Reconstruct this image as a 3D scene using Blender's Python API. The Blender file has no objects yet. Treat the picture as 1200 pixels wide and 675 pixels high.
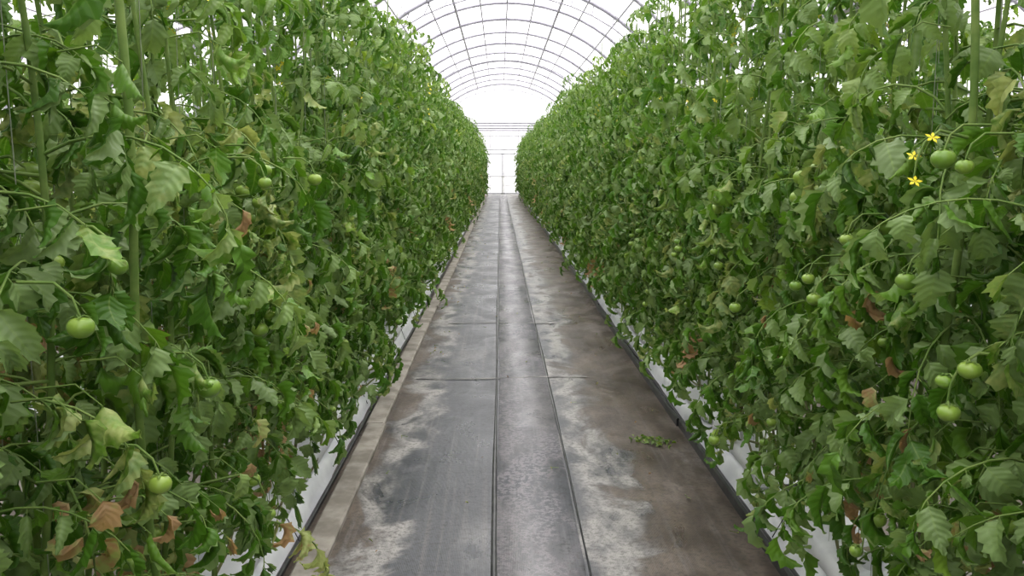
import bpy, math, random
import numpy as np
from mathutils import Vector
rng=np.random.default_rng(7); random.seed(7)
scene=bpy.context.scene
COL=scene.collection

# ---------------------------------------------------------------- materials
def newmat(name):
    m=bpy.data.materials.new(name); m.use_nodes=True
    nt=m.node_tree; nt.nodes.clear()
    out=nt.nodes.new('ShaderNodeOutputMaterial')
    return m,nt,out
def setin(nt,node,key,v):
    if isinstance(v,bpy.types.NodeSocket): nt.links.new(v,node.inputs[key])
    elif v is not None: node.inputs[key].default_value=v
def math_(nt,op,a,b=None,c=None,clamp=False):
    n=nt.nodes.new('ShaderNodeMath'); n.operation=op; n.use_clamp=clamp
    setin(nt,n,0,a); setin(nt,n,1,b); setin(nt,n,2,c)
    return n.outputs[0]
def mix(nt,f,a,b,mode='MIX'):
    n=nt.nodes.new('ShaderNodeMix'); n.data_type='RGBA'; n.blend_type=mode
    setin(nt,n,0,f); setin(nt,n,6,a); setin(nt,n,7,b)
    return n.outputs[2]
def maprange(nt,v,a,b,c=0.0,d=1.0,smooth=True):
    n=nt.nodes.new('ShaderNodeMapRange'); n.clamp=True
    if smooth: n.interpolation_type='SMOOTHSTEP'
    setin(nt,n,0,v)
    for i,q in zip((1,2,3,4),(a,b,c,d)): n.inputs[i].default_value=q
    return n.outputs[0]
def noise(nt,vec,scale,detail=4,rough=.55,dist=0.):
    n=nt.nodes.new('ShaderNodeTexNoise')
    if vec is not None: nt.links.new(vec,n.inputs['Vector'])
    n.inputs['Scale'].default_value=scale; n.inputs['Detail'].default_value=detail
    n.inputs['Roughness'].default_value=rough; n.inputs['Distortion'].default_value=dist
    return n.outputs['Fac']
def objco(nt): return nt.nodes.new('ShaderNodeTexCoord').outputs['Object']
def mapping(nt,vec,sc):
    n=nt.nodes.new('ShaderNodeMapping'); nt.links.new(vec,n.inputs[0]); n.inputs['Scale'].default_value=sc
    return n.outputs[0]
def bump(nt,h,strength=.3,dist=.01):
    n=nt.nodes.new('ShaderNodeBump'); nt.links.new(h,n.inputs['Height'])
    n.inputs['Strength'].default_value=strength; n.inputs['Distance'].default_value=dist
    return n.outputs[0]
def bsdf(nt,col,rough=.5,spec=.5,metal=0.,normal=None):
    n=nt.nodes.new('ShaderNodeBsdfPrincipled')
    setin(nt,n,'Base Color',col); setin(nt,n,'Roughness',rough)
    setin(nt,n,'Specular IOR Level',spec); setin(nt,n,'Metallic',metal)
    if normal is not None: nt.links.new(normal,n.inputs['Normal'])
    return n.outputs[0]
def simple(name,c1,c2,scale=8,rough=.5,spec=.5,metal=0.,bs=.2):
    m,nt,out=newmat(name); co=objco(nt); f=noise(nt,co,scale)
    c=mix(nt,maprange(nt,f,.35,.65),(*c1,1),(*c2,1))
    nt.links.new(bsdf(nt,c,rough,spec,metal,bump(nt,f,bs,.004)),out.inputs[0]); return m

def leaf_material():
    m,nt,out=newmat('tomato_leaf')
    at=nt.nodes.new('ShaderNodeAttribute'); at.attribute_name='leafdat'
    sp=nt.nodes.new('ShaderNodeSeparateColor'); nt.links.new(at.outputs['Color'],sp.inputs[0])
    R,G,S=sp.outputs; T=at.outputs['Alpha']
    oi=nt.nodes.new('ShaderNodeObjectInfo').outputs['Random']
    r=math_(nt,'ADD',math_(nt,'MULTIPLY',R,.8),math_(nt,'MULTIPLY',oi,.2))
    ramp=nt.nodes.new('ShaderNodeValToRGB'); nt.links.new(r,ramp.inputs[0])
    e=ramp.color_ramp.elements; e[0].position=0; e[0].color=(.032,.092,.006,1)
    e[1].position=1; e[1].color=(.29,.42,.055,1)
    x=ramp.color_ramp.elements.new(.5); x.color=(.072,.190,.013,1)
    x=ramp.color_ramp.elements.new(.85); x.color=(.15,.30,.028,1)
    geo=nt.nodes.new('ShaderNodeNewGeometry')
    back=mix(nt,.5,ramp.outputs[0],(.36,.46,.21,1))
    c=mix(nt,geo.outputs['Backfacing'],ramp.outputs[0],back)
    ta=math_(nt,'ABSOLUTE',math_(nt,'SUBTRACT',math_(nt,'MULTIPLY',T,2.),1.))
    rib=maprange(nt,ta,.02,.10,1,0)
    vein=math_(nt,'SINE',math_(nt,'MULTIPLY',math_(nt,'SUBTRACT',S,math_(nt,'MULTIPLY',ta,.16)),48.))
    vm=maprange(nt,vein,.88,1.0,0,.3)
    c=mix(nt,math_(nt,'MAXIMUM',math_(nt,'MULTIPLY',rib,.45),math_(nt,'MULTIPLY',vm,.45)),c,(.26,.38,.10,1))
    nz=noise(nt,objco(nt),38,3)
    c=mix(nt,math_(nt,'MULTIPLY',nz,.5),c,mix(nt,.5,c,(.015,.05,.004,1)))
    g2=math_(nt,'ADD',G,math_(nt,'MULTIPLY',math_(nt,'SUBTRACT',nz,.5),.7))
    c=mix(nt,maprange(nt,g2,.28,.6,0,.8),c,(.46,.50,.19,1))
    c=mix(nt,maprange(nt,g2,.68,.85),c,(.43,.27,.14,1))
    hgt=math_(nt,'MULTIPLY',vein,-1.)
    nb=bump(nt,math_(nt,'ADD',hgt,math_(nt,'MULTIPLY',nz,2.5)),.25,.002)
    p=bsdf(nt,c,.43,.38,0.,nb)
    tr=nt.nodes.new('ShaderNodeBsdfTranslucent'); nt.links.new(mix(nt,.5,c,mix(nt,1.,c,(1.8,1.8,.6,1),'MULTIPLY')),tr.inputs[0])
    mx=nt.nodes.new('ShaderNodeMixShader'); mx.inputs[0].default_value=.27
    nt.links.new(p,mx.inputs[1]); nt.links.new(tr.outputs[0],mx.inputs[2]); nt.links.new(mx.outputs[0],out.inputs[0])
    return m
M_LEAF=leaf_material()
M_STEM=simple('tomato_stem',(.11,.19,.04),(.19,.27,.07),14,.6,.2)
M_OLD=simple('bare_vine',(.10,.09,.045),(.17,.18,.08),10,.7,.2)
M_FRUIT=simple('green_tomato_skin',(.13,.26,.03),(.26,.38,.06),9,.3,.45,0,.03)
M_FLOWER=simple('tomato_flower',(.9,.72,.02),(.95,.8,.08),30,.5,.3)
M_STRING=simple('twine',(.25,.28,.2),(.35,.37,.3),60,.8,.2)
M_WHITE=simple('white_grow_film',(.74,.75,.79),(.9,.91,.94),5,.32,.5,0,.5)
M_BLACK=simple('black_plastic',(.018,.019,.021),(.045,.045,.048),12,.38,.5)
M_STEEL=simple('galvanised_steel',(.27,.26,.31),(.36,.35,.41),6,.45,.5,.1)
M_STEEL2=simple('white_painted_steel',(.52,.52,.55),(.62,.62,.66),6,.5,.4)
M_PLANK=simple('weathered_edge_board',(.22,.20,.17),(.38,.35,.31),7,.75,.25,0,.6)
M_SEAM=simple('seam_dust',(.13,.13,.13),(.30,.29,.28),7,.8,.2,0,.4)
M_ROCK=simple('rockwool',(.22,.20,.13),(.4,.38,.28),30,.9,.1)
M_DIRT=simple('outside_ground',(.30,.31,.26),(.42,.42,.37),.6,.95,.1)

def film():
    m,nt,out=newmat('greenhouse_film')
    co=objco(nt); f=noise(nt,co,.8,3)
    tr=nt.nodes.new('ShaderNodeBsdfTransparent'); tr.inputs[0].default_value=(.96,.96,.97,1)
    tl=nt.nodes.new('ShaderNodeBsdfTranslucent'); nt.links.new(mix(nt,f,(.93,.92,.96,1),(.98,.97,1,1)),tl.inputs[0])
    mx=nt.nodes.new('ShaderNodeMixShader'); nt.links.new(maprange(nt,f,.2,.8,.4,.6),mx.inputs[0])
    nt.links.new(tr.outputs[0],mx.inputs[1]); nt.links.new(tl.outputs[0],mx.inputs[2]); nt.links.new(mx.outputs[0],out.inputs[0])
    return m
M_FILM=film()

def cloth(name,strip=False):
    m,nt,out=newmat(name); co=objco(nt)
    sx=nt.nodes.new('ShaderNodeSeparateXYZ'); nt.links.new(co,sx.inputs[0]); X,Y,Z=sx.outputs
    n1=noise(nt,mapping(nt,co,(1.,.7,1.)),2.6,6,.6,.7)
    n2=noise(nt,mapping(nt,co,(1.,.4,1.)),5.,6,.65)
    n3=noise(nt,co,45,4,.75)
    n4=noise(nt,mapping(nt,co,(1.,.5,1.)),1.1,3,.5)
    streak=noise(nt,mapping(nt,co,(34.,.5,1.)),1.,3,.6)
    if strip:
        c=mix(nt,maprange(nt,n4,.4,.6),(.085,.09,.105,1),(.155,.153,.165,1))
        sp=math_(nt,'MULTIPLY',maprange(nt,n3,.46,.58),maprange(nt,n2,.36,.54))
        c=mix(nt,math_(nt,'MULTIPLY',sp,.85),c,(.44,.40,.44,1))
        c=mix(nt,maprange(nt,streak,.5,.75,0,.4),c,(.27,.265,.28,1))
    else:
        c=mix(nt,maprange(nt,n1,.36,.62),(.036,.041,.052,1),(.085,.088,.10,1))
        ax=math_(nt,'ABSOLUTE',math_(nt,'SUBTRACT',X,-.05))
        dirt=math_(nt,'ADD',ax,math_(nt,'MULTIPLY',math_(nt,'SUBTRACT',n1,.5),.95))
        d=maprange(nt,dirt,.50,.64)
        dirtc=mix(nt,maprange(nt,n2,.35,.7),(.07,.052,.038,1),(.18,.142,.11,1))
        c=mix(nt,math_(nt,'MULTIPLY',d,.9),c,dirtc)
        ring=math_(nt,'MULTIPLY',maprange(nt,dirt,.34,.48),maprange(nt,dirt,.49,.62,1,0))
        ring=math_(nt,'MULTIPLY',ring,maprange(nt,n2,.34,.58))
        c=mix(nt,math_(nt,'MULTIPLY',ring,.8),c,(.41,.39,.37,1))
        blot=math_(nt,'MULTIPLY',maprange(nt,n4,.5,.62),maprange(nt,n2,.45,.6))
        c=mix(nt,math_(nt,'MULTIPLY',blot,.38),c,(.30,.29,.29,1))
        c=mix(nt,maprange(nt,streak,.5,.75,0,.4),c,(.20,.185,.18,1))
    c=mix(nt,maprange(nt,n3,.45,.65,0,.6),c,(.028,.027,.027,1))
    w1=nt.nodes.new('ShaderNodeTexWave'); w1.inputs['Scale'].default_value=60; nt.links.new(co,w1.inputs[0])
    w2=nt.nodes.new('ShaderNodeTexWave'); w2.inputs['Scale'].default_value=60; w2.bands_direction='Y'; nt.links.new(co,w2.inputs[0])
    h=math_(nt,'ADD',math_(nt,'MULTIPLY',math_(nt,'ADD',w1.outputs['Fac'],w2.outputs['Fac']),.05),math_(nt,'ADD',n2,n1))
    ro=maprange(nt,n1,.35,.65,.27,.55)
    nt.links.new(bsdf(nt,c,ro,.5,0.,bump(nt,h,.4,.012)),out.inputs[0]); return m
M_CLOTH=cloth('woven_ground_cloth'); M_STRIP=cloth('ground_cloth_strip',True)

# ---------------------------------------------------------------- mesh builder
class MB:
    def __init__(s): s.v=[];s.f=[];s.m=[];s.n=0;s.dat=[]
    def add(s,v,f,mi,dat=None):
        v=np.asarray(v,float).reshape(-1,3); f=np.asarray(f,int)
        s.v.append(v); s.f+= (f+s.n).tolist(); s.m+=[mi]*len(f); s.n+=len(v)
        s.dat.append(np.zeros((len(v),4)) if dat is None else dat)
    def tube(s,pts,r,mi,k=6,cap=False):
        P=np.asarray(pts,float); n=len(P); r=np.broadcast_to(np.asarray(r,float),(n,))
        T=np.gradient(P,axis=0); T/=np.linalg.norm(T,axis=1)[:,None]+1e-9
        ref=np.array([0,0,1.]) if abs(T[:,2]).mean()<.8 else np.array([1.,0,0])
        A=np.cross(T,ref); A/=np.linalg.norm(A,axis=1)[:,None]+1e-9; B=np.cross(T,A)
        a=np.arange(k)/k*2*np.pi
        V=P[:,None]+r[:,None,None]*(np.cos(a)[None,:,None]*A[:,None]+np.sin(a)[None,:,None]*B[:,None])
        F=[]
        for i in range(n-1):
            for j in range(k):
                j2=(j+1)%k; F.append([i*k+j,i*k+j2,(i+1)*k+j2,(i+1)*k+j])
        s.add(V,F,mi)
    def box(s,a,b,mi):
        x0,y0,z0=a;x1,y1,z1=b
        v=[(x0,y0,z0),(x1,y0,z0),(x1,y1,z0),(x0,y1,z0),(x0,y0,z1),(x1,y0,z1),(x1,y1,z1),(x0,y1,z1)]
        s.add(v,[[0,3,2,1],[4,5,6,7],[0,1,5,4],[1,2,6,5],[2,3,7,6],[3,0,4,7]],mi)
    def sphere(s,c,r,mi,flat=.86,k=14,l=9,ax=None):
        if LOW: k,l=8,5
        th=np.linspace(0.0,np.pi,l); ph=np.arange(k)/k*2*np.pi
        V=[]
        for t in th:
            for p in ph:
                rr=r*(1+.035*math.cos(5*p)*math.sin(t))
                z=flat*r*math.cos(t)*(1-.18*math.exp(-(t/.35)**2))
                V.append((c[0]+rr*math.sin(t)*math.cos(p),c[1]+rr*math.sin(t)*math.sin(p),c[2]+z))
        F=[[i*k+j,(i+1)*k+j,(i+1)*k+(j+1)%k,i*k+(j+1)%k] for i in range(l-1) for j in range(k)]
        s.add(V,F,mi)
    def mesh(s,name,mats,smooth=True,leaf=False):
        me=bpy.data.meshes.new(name); me.from_pydata(np.concatenate(s.v).tolist(),[],s.f)
        for m in mats: me.materials.append(m)
        me.polygons.foreach_set('material_index',s.m)
        me.polygons.foreach_set('use_smooth',[smooth]*len(s.m))
        if leaf:
            a=me.color_attributes.new('leafdat','FLOAT_COLOR','POINT')
            a.data.foreach_set('color',np.concatenate(s.dat).ravel())
        me.update(); return me
LOW=False
def obj(name,data,parent=None,loc=(0,0,0)):
    o=bpy.data.objects.new(name,data); COL.objects.link(o); o.location=loc
    if parent: o.parent=parent
    return o

# leaflets ---------------------------------------------------------------
def norm(v): return v/(np.linalg.norm(v,axis=-1,keepdims=True)+1e-9)
def leaflets(mb,P,D,Nn,L,age,rand,rng,curlk=1.):
    NS,NT=(8,3) if LOW else (13,5)
    LF=[[i*NT+j,i*NT+j+1,(i+1)*NT+j+1,(i+1)*NT+j] for i in range(NS-1) for j in range(NT-1)]
    n=len(P); P=np.array(P,float);D=norm(np.array(D,float));Nn=np.array(Nn,float);L=np.array(L,float)
    age=np.array(age,float); rand=np.array(rand,float)
    Nn=norm(Nn-(Nn*D).sum(1)[:,None]*D); B=np.cross(Nn,D)
    s=np.linspace(0,1,NS)[None,:,None]; t=np.linspace(-1,1,NT)[None,None,:]
    shp=np.sin(np.pi*np.clip(s,0,1)**.60)**.95*(1-.12*s)
    odd=((np.arange(NS)%2)==1)
    tooth=np.where(odd,1.07,.84)[None,:,None]
    big=rng.uniform(.86,1.12,(n,NS,1))
    edge=np.abs(t)**3
    W=(L*rng.uniform(.31,.42,n))[:,None,None]*shp*(1+(tooth*big-1)*edge)
    s2=s+edge*np.where(odd,.035,-.01)[None,:,None]+0*W
    k=(rng.uniform(.4,2.3,n)*curlk+age*1.2)[:,None,None]
    a=np.sin(k*s2)/k; z=-(1-np.cos(k*s2))/k
    fold=(rng.normal(.36,.38,n)+age*.6)[:,None,None]; roll=(rng.normal(.45,.55,n)+age*.5)[:,None,None]
    ang=fold+roll*np.abs(t)
    y=W*t*np.cos(ang); zz=W*np.abs(t)*np.sin(ang)
    ph=rng.uniform(0,6.28,n)[:,None,None]
    zz=zz+.035*L[:,None,None]*np.sin(s*17+ph+t*2)*(.3+np.abs(t))
    tw=(rng.normal(0,.55,n))[:,None,None]*s
    yy=y*np.cos(tw)-zz*np.sin(tw); z3=y*np.sin(tw)+zz*np.cos(tw)
    yy=yy+(rng.normal(0,.10,n)*L)[:,None,None]*s**2
    Lk=L[:,None,None]
    ca=np.cos(k*s2); sa=np.sin(k*s2)
    aa=a*Lk+z3*sa; nn=z*Lk+z3*ca
    V=P[:,None,None]+aa[...,None]*D[:,None,None]+yy[...,None]*B[:,None,None]+nn[...,None]*Nn[:,None,None]
    F=(np.array(LF)[None]+(np.arange(n)*NS*NT)[:,None,None]).reshape(-1,4)
    dat=np.zeros((n,NS,NT,4)); dat[...,0]=rand[:,None,None];dat[...,1]=age[:,None,None];dat[...,2]=s;dat[...,3]=t*.5+.5
    mb.add(V.reshape(-1,3),F,0,dat.reshape(-1,4))

def compound(mb,acc,p0,az,el,L,age,rng,droop,young=0.):
    K=9; pts=[np.array(p0,float)]; e=el; ds=L/(K-1); dirs=[]
    azz=az
    for i in range(K-1):
        d=np.array([math.cos(azz)*math.cos(e),math.sin(azz)*math.cos(e),math.sin(e)]); dirs.append(d)
        pts.append(pts[-1]+d*ds); e-=droop/(K-1); azz+=rng.normal(0,.06)
    dirs.append(dirs[-1])
    if LOW: mb.tube(pts[::2],np.linspace(.0034,.0012,5),1,3)
    else: mb.tube(pts,np.linspace(.0034,.0012,K),1,4)
    sc=min(1.2,L/.36)
    base=rng.uniform(0,1)*.62
    def add(f,side,l,fw):
        x=f*(K-1); i=min(int(x),K-2); q=x-i
        p=pts[i]*(1-q)+pts[i+1]*q; d=dirs[i]
        h=np.cross(d,[0,0,1.]); h=h/(np.linalg.norm(h)+1e-6); up=np.cross(h,d)
        if up[2]<0: up=-up
        D=side*h*math.cos(fw)+d*math.sin(fw)+np.array([0,0,-.6])+rng.normal(0,.22,3)
        D/=np.linalg.norm(D)
        Nn=up+np.array([0,0,.3])+rng.normal(0,.42,3)+.4*np.array([math.cos(az),math.sin(az),0])
        st=.012*abs(side)
        q0=p+D*st
        if st and not LOW: mb.tube([p,q0],[.0014,.001],1,3)
        acc.append((q0,D,Nn,l*sc*rng.uniform(.8,1.15),min(1,max(0,age+rng.normal(0,.07))),min(1,max(0,base+rng.uniform(0,.42)+young))))
    for f,l,fw in ((.25,.058,.2),(.42,.078,.35),(.58,.086,.45),(.74,.082,.55),(.89,.068,.75)):
        for sd in (-1,1): add(f+rng.uniform(-.03,.03),sd,l,fw)
    if not LOW:
        for f in (.33,.5,.66): add(f,rng.choice([-1,1]),.03,.3)
    add(.99,0.,.092,1.5)

def fruitbunch(mb,p,az,r,n,rng,flowers=False,out=.04):
    d=np.array([math.cos(az),math.sin(az),0])
    q=[p,p+d*out+[0,0,.015],p+d*(out+.03)+[0,0,-.01],p+d*(out+.045)+[0,0,-.05],p+d*(out+.05)+[0,0,-.10]]
    mb.tube(q,[.004,.0035,.003,.0025,.002],1,5)
    for i in range(n):
        f=1.6+i*2.2/max(1,n-1) if n>1 else 3.; j=min(int(f),3); w=f-j; b=q[j]*(1-w)+q[j+1]*w
        off=np.array([math.cos(az+(-1)**i*1.3),math.sin(az+(-1)**i*1.3),0])*r*.95
        if flowers:
            c=b+off*.9
            for a in np.arange(5)/5*6.283:
                u=np.array([math.cos(a),math.sin(a)*.6,math.sin(a)*.7]); w2=np.array([-math.sin(a),math.cos(a)*.6,math.cos(a)*.7])
                mb.add([c,c+u*.009+w2*.004,c+u*.017,c+u*.009-w2*.004],[[0,1,2,3]],3)
            mb.tube([b,c],[.001,.001],1,3)
        else:
            rr=r*rng.uniform(.75,1.1); c=b+off+np.array([0,0,-rr*.7])
            mb.sphere(c,rr,2)
            top=c+[0,0,rr*.72]
            mb.tube([b,(b+top)/2+[0,0,.006],top],[.002,.002,.0025],1,4)
            if LOW: continue
            for a in np.arange(5)/5*6.283+rng.uniform(0,1):
                u=np.array([math.cos(a),math.sin(a),0]); w2=np.array([-u[1],u[0],0])
                mb.add([top,top+u*rr*.4+w2*.003+[0,0,.003],top+u*rr*.85+[0,0,.002-rr*.1],top+u*rr*.4-w2*.003+[0,0,.003]],[[0,1,2,3]],1)

def plant(seed):
    rng=np.random.default_rng(seed); mb=MB(); acc=[]
    for sx in (-.08,.08):
        zs=np.linspace(.2,2.75,14 if LOW else 26); ph=rng.uniform(0,6.28,2)
        def sp(z): return np.array([sx+.035*math.sin(z*2.3+ph[0]),.04*math.sin(z*1.9+ph[1]),z])
        mb.tube([sp(z) for z in zs],np.linspace(.0085,.004,len(zs)),1,4 if LOW else 7)
        mb.tube([(sx*1.1,.012,.2),(sx*1.1,.0,2.98)],.0011,4,3)
        z=.44+rng.uniform(0,.06); az=rng.uniform(0,6.28)
        while z<2.72:
            keep=1. if z<1.7 else .52
            if rng.uniform()<keep:
                age=0.
                u=rng.uniform()
                if z<1.4 and u<.10: age=rng.uniform(.5,.95)
                elif z<1.9 and u<.20: age=rng.uniform(.25,.48)
                L=rng.uniform(.32,.43)*(1.1 if (1.<z<2.) or z<.7 else (1. if z<2.2 else 1.-(z-2.2)*.6))
                compound(mb,acc,sp(z),az+rng.normal(0,.3),rng.uniform(.3,.9)-age*.8,L,age,rng,rng.uniform(1.6,2.7),young=.26*max(0,z-1.5))
            z+=rng.uniform(.052,.085); az+=2.4
        for zf in (.75,1.15,1.5):
            if rng.uniform()<.85:
                fruitbunch(mb,sp(zf+rng.uniform(-.1,.1)),rng.uniform(0,6.28),rng.uniform(.019,.027),int(rng.integers(2,5)),rng,out=rng.uniform(.08,.2))
        if rng.uniform()<.6: fruitbunch(mb,sp(2.0+rng.uniform(-.1,.2)),rng.uniform(0,6.28),.018,4,rng,True,out=.12)
    P,D,Nn,L,A,R=zip(*acc); leaflets(mb,P,D,Nn,L,A,R,rng)
    return mb.mesh('tomato_plant_mesh',[M_LEAF,M_STEM,M_FRUIT,M_FLOWER,M_STRING],leaf=True)
PL=[plant(100+i) for i in range(8)]
LOW=True; PF=[plant(200+i) for i in range(7)]; LOW=False

# ---------------------------------------------------------------- rows
def row(x,y0,y1,step,main):
    e=bpy.data.objects.new('tomato_plant_row',None); COL.objects.link(e)
    y=y0; i=0
    while y<y1:
        hi=main and -.8<y<8.
        o=obj('plant_%d'%i,random.choice(PL if hi else PF),e,(x+random.uniform(-.07,.07),y+random.uniform(-.04,.04),0))
        o.rotation_euler=(random.uniform(-.02,.02),random.uniform(-.02,.02),random.uniform(0,6.28))
        s=random.uniform(.94,1.08); o.scale=(s,s,random.uniform(.94,1.04)); i+=1; y+=step
    return e
XL,XR=-1.0,1.24
rowL=row(XL+.02,-1.4,44.,.25,True); rowR=row(XR-.05,-1.4,44.,.25,True)
for x in (-2.95,3.2): row(x,-1.,44.,.48,False)
for x in (-5.0,5.2): row(x,-1.,44.,.9,False)

# outer leaves / fruits
def extras(parent,items,fruits,side,flowers=(),stems=()):
    mb=MB(); r=np.random.default_rng(5 if side<0 else 6); acc=[]
    items=list(items)
    xf=-.62 if side<0 else .87
    for i in range(26):
        y=r.uniform(1.3,4.2); items.append(((xf+side*r.uniform(-.03,.06),y,r.uniform(.7,1.75)),r.uniform(.07,.1),float(r.choice([.05,.15,.25,.35,.42])),r.uniform(.6,1.)))
    for i in range(12):
        y=r.uniform(1.4,3.0); items.append(((xf+side*r.uniform(-.02,.08),y,r.uniform(.55,1.1)),r.uniform(.05,.08),r.uniform(.6,.95),r.uniform(.6,1.)))
    for (p,l,age,rand) in items:
        p=np.array(p,float); d=np.array([-side*.35+r.normal(0,.2),-.2+r.normal(0,.3),-1.]); 
        nn=np.array([-side*1.,-.6,.3])+r.normal(0,.25,3)
        if age<.5 and r.uniform()<.6: nn=-nn
        p0=p+np.array([0,0,l*.5]); 
        mb.tube([p0,p0+[side*.05,.02,.03],p0+[side*.12,.03,.02]],[.0012,.0015,.002],1,4)
        acc.append((p0,d,nn,l,age,rand))
    P,D,Nn,L,A,R=zip(*acc); leaflets(mb,P,D,Nn,L,A,R,r,.8)
    for p in flowers: fruitbunch(mb,np.array(p)+[side*.1,0,0],math.pi if side>0 else 0,.018,3,r,True,out=.06)
    for (x,y,z0,z1) in stems:
        mb.tube([(x+.012*math.sin(z*5),y+.015*math.sin(z*3.1),z) for z in np.linspace(z0,z1,18)],.0085,1,9)
    for (p,rr,n) in fruits:
        p=np.array(p,float)+[-side*.02,0,0]; mb.sphere(p,rr,2); top=p+[0,0,rr*.72]
        mb.tube([top,top+[side*.01,0,.03],top+[side*.04,.01,.05],top+[side*.1,.02,.05]],[.002,.002,.0025,.003],1,5)
        for a in np.arange(5)/5*6.283:
            u=np.array([math.cos(a),math.sin(a),0]); w=np.array([-u[1],u[0],0])
            mb.add([top,top+u*rr*.4+w*.003+[0,0,.003],top+u*rr*.9,top+u*rr*.4-w*.003+[0,0,.003]],[[0,1,2,3]],1)
    obj('outer_leaves_and_fruit',mb.mesh('outer_leaves',[M_LEAF,M_STEM,M_FRUIT,M_FLOWER,M_STRING],leaf=True),parent)
extras(rowL,[((-.62,1.30,1.08),.10,.42,.9),((-.63,1.25,1.08),.085,.36,.8),((-.62,1.9,1.49),.10,.1,.6),((-.62,1.85,1.42),.09,.1,.6),
 ((-.64,1.42,.93),.075,.9,.5),((-.63,1.30,.94),.07,.85,.5),((-.62,1.45,1.10),.08,.4,.7),((-.6,1.4,.83),.09,.25,.8),
 ((-.64,2.0,1.18),.09,.25,.7),((-.62,1.45,1.62),.10,.05,.7),((-.63,1.6,1.5),.1,.1,.8),((-.6,2.0,1.36),.08,.9,.5),((-.62,1.75,1.3),.1,.2,.7),
 ((-.6,1.65,1.08),.08,.35,.8)],
 [((-.64,1.25,1.265),.02,1),((-.60,1.66,1.065),.024,1),((-.60,1.40,.965),.02,1),((-.62,2.2,1.49),.02,1),((-.6,2.13,1.46),.017,1),((-.62,1.34,1.345),.016,1),((-.60,2.7,1.46),.022,1)],-1,(),[(-.71,1.66,.6,2.5)])
extras(rowR,[((.90,2.0,1.16),.09,.9,.4),((.90,2.12,1.10),.08,.85,.5),((.9,2.0,.93),.08,.75,.5),((.88,1.85,1.22),.11,.15,.8),((.88,1.98,1.3),.12,.12,.8),
 ((.88,1.75,1.2),.09,.2,.9),((.9,2.3,1.48),.11,.1,.8),((.9,2.5,1.3),.1,.2,.7),((.88,1.9,.88),.09,.3,.8),((.9,1.7,.9),.09,.4,.8),((.9,2.2,.75),.09,.25,.8)],
 [((.90,1.70,1.515),.024,1),((.90,1.62,1.50),.017,1),((.88,1.78,1.26),.022,1),((.84,3.15,.46),.023,1),((.88,2.3,1.14),.02,1),((.88,2.35,1.19),.018,1),((.87,2.42,1.16),.018,1),((.88,2.5,.92),.022,1),((.88,2.1,1.32),.018,1),((.86,3.0,1.0),.022,1)],1,[(.88,1.80,1.56)],[(1.0,1.86,.6,2.4)])

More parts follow.
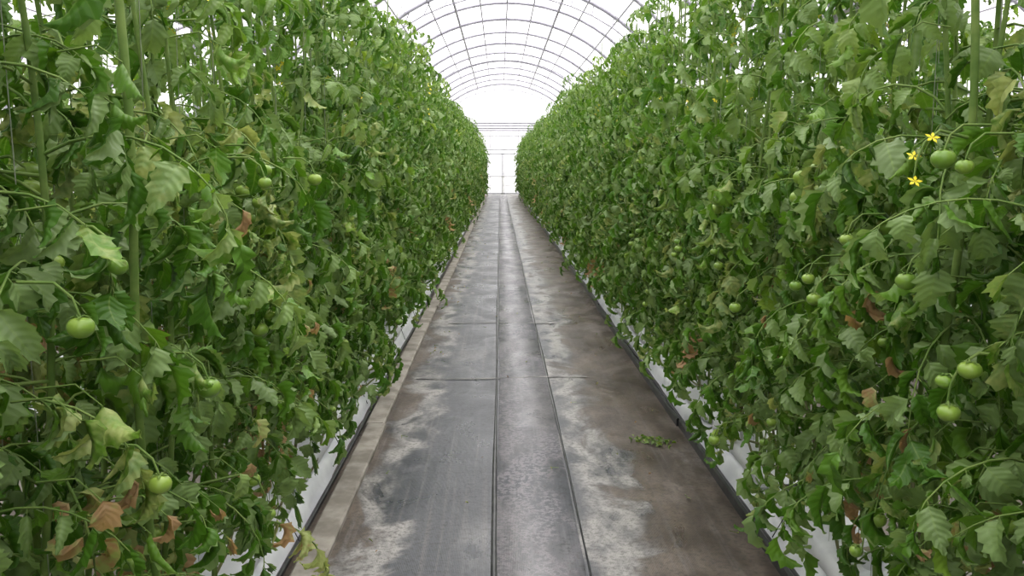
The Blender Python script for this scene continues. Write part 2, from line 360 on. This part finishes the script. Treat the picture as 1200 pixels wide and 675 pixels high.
# ---------------------------------------------------------------- gutters, grow bags, irrigation
def bags(x,side,y0=-1.6,y1=44.4):
    main=abs(x)<2
    g=MB()
    prof=[(-.13,.012),(-.13,.07),(-.12,.07),(-.115,.03),(.115,.03),(.12,.07),(.13,.07),(.13,.012)]
    ys=np.arange(y0,y1,1.0); V=[];k=len(prof)
    for y in ys:
        for a,b in prof: V.append((x+a,y,b))
    F=[[i*k+j,i*k+(j+1)%k,(i+1)*k+(j+1)%k,(i+1)*k+j] for i in range(len(ys)-1) for j in range(k)]
    g.add(V,F,0); obj('growing_gutter',g.mesh('gutter',[M_BLACK],False))
    b=MB(); r=np.random.default_rng(int(abs(x)*100))
    ys=np.arange(y0,y1,.16 if main else .5); pr=[(-.205,.006),(-.17,.03),(-.15,.075),(-.08,.085),(.08,.085),(.15,.075),(.165,.03),(.18,.006)]
    V=[(x+side*a+r.normal(0,.006),y,max(.004,c+r.normal(0,.004))) for y in ys for a,c in pr]; k=8
    b.add(V,[[i*k+j,i*k+j+1,(i+1)*k+j+1,(i+1)*k+j] for i in range(len(ys)-1) for j in range(7)],0)
    y=y0+.1
    while y<y1-1.2:
        n=12;k=16;V=[]
        ox=r.normal(0,.008)
        for i in range(n):
            s=i/(n-1); e=min(1,math.sin(math.pi*min(max(s,.0),1.))*4)**.5 if 0<s<1 else .0
            hw=.15*(.80+.2*e)+r.normal(0,.002); hh=.05*(.12+.88*e)+r.normal(0,.0015)
            for j in range(k):
                a=j/k*2*math.pi; ca,sa=math.cos(a),math.sin(a)
                V.append((x+ox+hw*math.copysign(abs(ca)**.45,ca),y+s*.96,.14+hh*math.copysign(abs(sa)**.5,sa)))
        F=[[i*k+j,i*k+(j+1)%k,(i+1)*k+(j+1)%k,(i+1)*k+j] for i in range(n-1) for j in range(k)]
        b.add(V,F,0); 
        for yy in ((.2,.5,.8) if main else ()):
            c=y+yy+r.normal(0,.03); cx=x+side*.04+r.normal(0,.015)
            rings=[(.038,.165),(.048,.245),(.053,.245),(.053,.252),(.046,.252),(.044,.238),(.001,.24)]
            q=12;V=[(cx+rr*math.cos(t/q*6.283),c+rr*math.sin(t/q*6.283),zz) for rr,zz in rings for t in range(q)]
            F=[[i*q+j,i*q+(j+1)%q,(i+1)*q+(j+1)%q,(i+1)*q+j] for i in range(len(rings)-1) for j in range(q)]
            b.add(V,F[:5*q],0); b.add(V,F[5*q:],1)
            if yy==.5: b.tube([(cx,c,.22),(cx+side*.04,c+.02,.27),(cx+side*.08,c+.10,.24),(cx+side*.115,c+.16,.15),(cx+side*.15,c+.21,.03)],.0022,2,5)
        y+=1.0
    obj('grow_bag_row',b.mesh('bags',[M_WHITE,M_ROCK,M_BLACK]))
    v=MB()
    P=[(x+side*(.195+.006*math.sin(t*1.7)),t,.016+.003*math.sin(t*3.1)) for t in np.arange(y0,y1,.5)]
    v.tube(P,.011,0,7)
    obj('drip_irrigation_pipe',v.mesh('pipe',[M_BLACK]))
    if main:
        w=MB(); t=y0
        while t<y1-2:
            L=r.uniform(.9,1.8); n=13; ax=side*r.uniform(.05,.19); hz=r.uniform(.2,.34); P=[]
            for i in range(n):
                s=i/(n-1)
                rise=.40*max(0,(s-.72)/.28)**1.5
                lift=hz*min(1,.65+s*2)-.07*math.sin(s*math.pi)+rise
                P.append((x+ax*math.sin(min(1,s*1.6)*math.pi/1.6)+r.normal(0,.008),t+s*L,lift+r.normal(0,.008)))
            w.tube(P,.0055,0,6); t+=r.uniform(.4,.8)
        obj('bare_tomato_vines',w.mesh('vines',[M_OLD]))
bags(XL,1); bags(XR+.03,-1)
for x,s in ((-2.95,1),(3.2,-1),(-5.,1),(5.2,-1)): bags(x,s)

# ---------------------------------------------------------------- floor
def grid(name,x0,x1,y0,y1,z,mat):
    V=[(x0,y0,z),(x1,y0,z),(x1,y1,z),(x0,y1,z)]
    mb=MB(); mb.add(V,[[0,1,2,3]],0); return obj(name,mb.mesh(name,[mat]))
Y0,Y1=-4.,46.
grid('floor',-11.8,12.2,Y0,Y1,0.,M_CLOTH)
grid('ground_outside',-90,90,-60,140,-.03,M_DIRT)
def ribbon(name,xa,xb,mat,z=.006,w=.006,y0=Y0+.3,y1=Y1-.3):
    mb=MB(); ys=np.arange(y0,y1,.35); r=np.random.default_rng(int(abs(xa)*1000)+3); V=[]
    for y in ys:
        a=xa+w*math.sin(y*1.3+xa*9)+r.normal(0,w*.2); b=xb+w*math.sin(y*.9+xb*7)+r.normal(0,w*.2)
        m=(a+b)/2
        V+=[(a,y,.001),(a+.004,y,z),(m,y,z),(b-.004,y,z),(b,y,.001)]
    F=[[i*5+j,i*5+j+1,(i+1)*5+j+1,(i+1)*5+j] for i in range(len(ys)-1) for j in range(4)]
    mb.add(V,F,0); return obj(name,mb.mesh(name,[mat]))
ribbon('ground_cloth_overlap',-.012,.325,M_STRIP,.006,.005)
ribbon('ground_cloth_seam',-.036,-.016,M_BLACK,.006,.004)
ribbon('ground_cloth_seam',.328,.343,M_BLACK,.006,.004)
for y,xa,xb in ((5.95,-.60,.62),(8.1,-.5,.55)):
    mb=MB(); ys=np.linspace(xa,xb,40); V=[]; r=np.random.default_rng(int(y*10))
    for q in ys:
        yy=y+.03*math.sin(q*4+y)+r.normal(0,.004); wd=.007+.009*abs(math.sin(q*7+y)); V+=[(q,yy-wd,.0065),(q,yy,.0075),(q,yy+wd,.0065)]
    mb.add(V,[[i*3+j,(i+1)*3+j,(i+1)*3+j+1,i*3+j+1] for i in range(39) for j in range(2)],0)
    obj('ground_cloth_cross_seam',mb.mesh('xseam',[M_SEAM]))
def board(xa,xb,h,mat,name):
    mb=MB(); y=Y0+.4; r=np.random.default_rng(9)
    while y<44.4:
        L=min(4.2,44.8-y); dx=r.normal(0,.006)
        c=.008; V=[]
        for yy in (y,y+L-.01):
            V+=[(xa+dx,yy,.0),(xa+dx,yy,h-c),(xa+dx+c,yy,h),(xb+dx-c,yy,h),(xb+dx,yy,h-c),(xb+dx,yy,.0)]
        F=[[j,j+1,6+j+1,6+j] for j in range(5)]; mb.add(V,F,0); mb.add(V,[[0,1,2,3],[0,3,4,5],[6,9,8,7],[6,11,10,9]],0)
        y+=L
    obj(name,mb.mesh(name,[mat],False))
board(-.772,-.665,.03,M_PLANK,'edge_board')
board(1.035,1.055,.05,M_BLACK,'edge_board')

def litter(name,pts,spread,n,seed,lo=.02,hi=.05,age=(.1,.6)):
    r=np.random.default_rng(seed); mb=MB(); acc=[]
    for i in range(n):
        c=pts[i%len(pts)]; p=np.array([c[0]+r.normal(0,spread),c[1]+r.normal(0,spread*1.1),r.uniform(.01,.022)])
        a=r.uniform(0,6.28); acc.append((p,[math.cos(a),math.sin(a),.05],[r.normal(0,.3),r.normal(0,.3),1],r.uniform(lo,hi),r.uniform(*age),r.uniform(.5,1)))
        if i%3==0: mb.tube([p,p+[math.cos(a+1)*.04,math.sin(a+1)*.04,.0]],.0015,1,3)
    P,D,Nn,L,A,R=zip(*acc); leaflets(mb,P,D,Nn,L,A,R,r,.4)
    obj(name,mb.mesh(name,[M_LEAF,M_STEM],leaf=True))
litter('pruned_tomato_sprig',[(.84,4.5),(.90,4.47),(.79,4.52)],.04,46,1,.02,.045,(.2,.45))
pts=[(random.choice([random.uniform(.6,.98),random.uniform(-.58,-.45),random.uniform(-.5,.98)]),random.uniform(2.5,20)) for _ in range(120)]
litter('leaf_litter',pts,.01,120,2,.01,.026,(.4,1.))

# ---------------------------------------------------------------- greenhouse shell
EAVE,RID,HALF=3.4,5.8,4.0; CX=.2
R=(HALF**2+(RID-EAVE)**2)/(2*(RID-EAVE)); CZ=RID-R
def az(x): return CZ+math.sqrt(R*R-x*x)
centers=(CX-2*HALF,CX,CX+2*HALF)
fr=MB()
ya=np.arange(Y0,Y1+.01,(Y1-Y0)/20)
for cx in centers:
    xs=np.linspace(-HALF,HALF,25)
    for i,y in enumerate(ya):
        fr.tube([(cx+x,y,az(x)) for x in xs],.044 if i%2==0 else .036,0,6)
        if i in (0,17,18,19,20): fr.tube([(cx-HALF,y,EAVE),(cx+HALF,y,EAVE)],.035,0,5)
        if i%5==0: 
            zz=[(cx+x,y,az(x)-.28) for x in np.linspace(-3.,3.,13)]
            fr.tube(zz,.016,0,5)
            for j,x in enumerate(np.linspace(-3.,3.,13)): fr.tube([(cx+x,y,az(x)-.28),(cx+x*.97+.1,y,az(min(3.9,x*.97+.1)))],.011,0,4)
    for q in (-3.3,-2.6,-1.9,-1.35,-.7,0,.7,1.35,1.9,2.6,3.3): fr.tube([(cx+q,Y0,az(q)-.04),(cx+q,Y1,az(q)-.04)],.034 if abs(q)==1.35 else .02,0,6)
for gx in (CX-3*HALF,CX-HALF,CX+HALF,CX+3*HALF):
    fr.box((gx-.09,Y0,EAVE-.05),(gx+.09,Y1,EAVE+.05),0)
    for y in ya[::2]: fr.box((gx-.035,y-.035,0),(gx+.035,y+.035,EAVE),0)
obj('greenhouse_roof_frame',fr.mesh('frame',[M_STEEL],False))
wires=MB()
for x in (XL-.08,XL+.08,XR-.08,XR+.08,-2.95,3.2,-5.,5.2):
    wires.tube([(x,Y0,2.98),(x,Y1,2.98)],.003,0,4)
obj('crop_support_wires',wires.mesh('wires',[M_STEEL]))
rf=MB()
for cx in centers:
    xs=np.linspace(-HALF,HALF,25); V=[(cx+x,y,az(x)+.05) for y in (Y0,Y1) for x in xs]
    rf.add(V,[[j,j+1,25+j+1,25+j] for j in range(24)],0)
obj('ceiling',rf.mesh('roof_film',[M_FILM]))
def endwall(name,y):
    mb=MB()
    for cx in centers:
        xs=np.linspace(-HALF,HALF,25); V=[(cx+x,y,0) for x in xs]+[(cx+x,y,az(x)+.03) for x in xs]
        mb.add(V,[[j,j+1,25+j+1,25+j] for j in range(24)],0)
    obj(name,mb.mesh(name,[M_FILM],False))
endwall('wall_back',Y1+.04); endwall('wall_front',Y0-.04)
for nm,x in (('wall_left',CX-3*HALF-.1),('wall_right',CX+3*HALF+.1)):
    mb=MB(); mb.add([(x,Y0,0),(x,Y1,0),(x,Y1,EAVE),(x,Y0,EAVE)],[[0,1,2,3]],0); obj(nm,mb.mesh(nm,[M_FILM],False))
ef=MB()
for y in (Y1,Y0):
    for z in (.5,1.1,2.4,3.1): ef.tube([(CX-12,y,z),(CX+12,y,z)],.03 if z!=2.4 else .045,0,6)
    for x in np.arange(-11,12.1,1.5):
        xx=x-.02; 
        ef.tube([(xx,y,0),(xx,y,EAVE)],.025,0,6)
obj('trim_1',ef.mesh('endframe',[M_STEEL2],False))
dr=MB(); y=Y1-.12
for x0,x1 in ((-1.,.14),(.16,1.3)):
    for a,b in (((x0,y-.02,.02),(x0+.05,y+.02,2.2)),((x1-.05,y-.02,.02),(x1,y+.02,2.2)),((x0,y-.02,.02),(x1,y+.02,.12)),((x0,y-.02,2.13),(x1,y+.02,2.2)),((x0,y-.02,.95),(x1,y+.02,1.0))):
        dr.box(a,b,0)
    dr.add([(x0,y,.05),(x1,y,.05),(x1,y,2.15),(x0,y,2.15)],[[0,1,2,3]],1)
obj('door_1',dr.mesh('door',[M_STEEL2,M_FILM],False))

# ---------------------------------------------------------------- world, light, camera
w=bpy.data.worlds.new('overcast_sky'); scene.world=w; w.use_nodes=True; nt=w.node_tree
bg=nt.nodes['Background']; 
tc=nt.nodes.new('ShaderNodeTexCoord'); sx=nt.nodes.new('ShaderNodeSeparateXYZ'); nt.links.new(tc.outputs['Generated'],sx.inputs[0])
c=mix(nt,maprange(nt,sx.outputs[2],.0,.7),(.42,.415,.44,1),(1.,.985,.96,1)); nt.links.new(c,bg.inputs[0]); bg.inputs[1].default_value=3.0
sd=bpy.data.lights.new('sun','SUN'); sd.energy=2.8; sd.angle=math.radians(30); sd.color=(1,.96,.87)
so=obj('sun',sd); so.rotation_euler=(math.radians(-16),math.radians(6),0); so.location=(0,0,20)
cam=bpy.data.cameras.new('camera'); cam.lens=30; cam.sensor_width=36; cam.clip_start=.05; cam.clip_end=500
co=obj('camera',cam); co.location=(0,0,1.5); co.rotation_euler=(math.radians(90-8.1),0,math.radians(-.8))
scene.camera=co
scene.view_settings.view_transform='Standard'; scene.view_settings.look='None'; scene.view_settings.exposure=0.
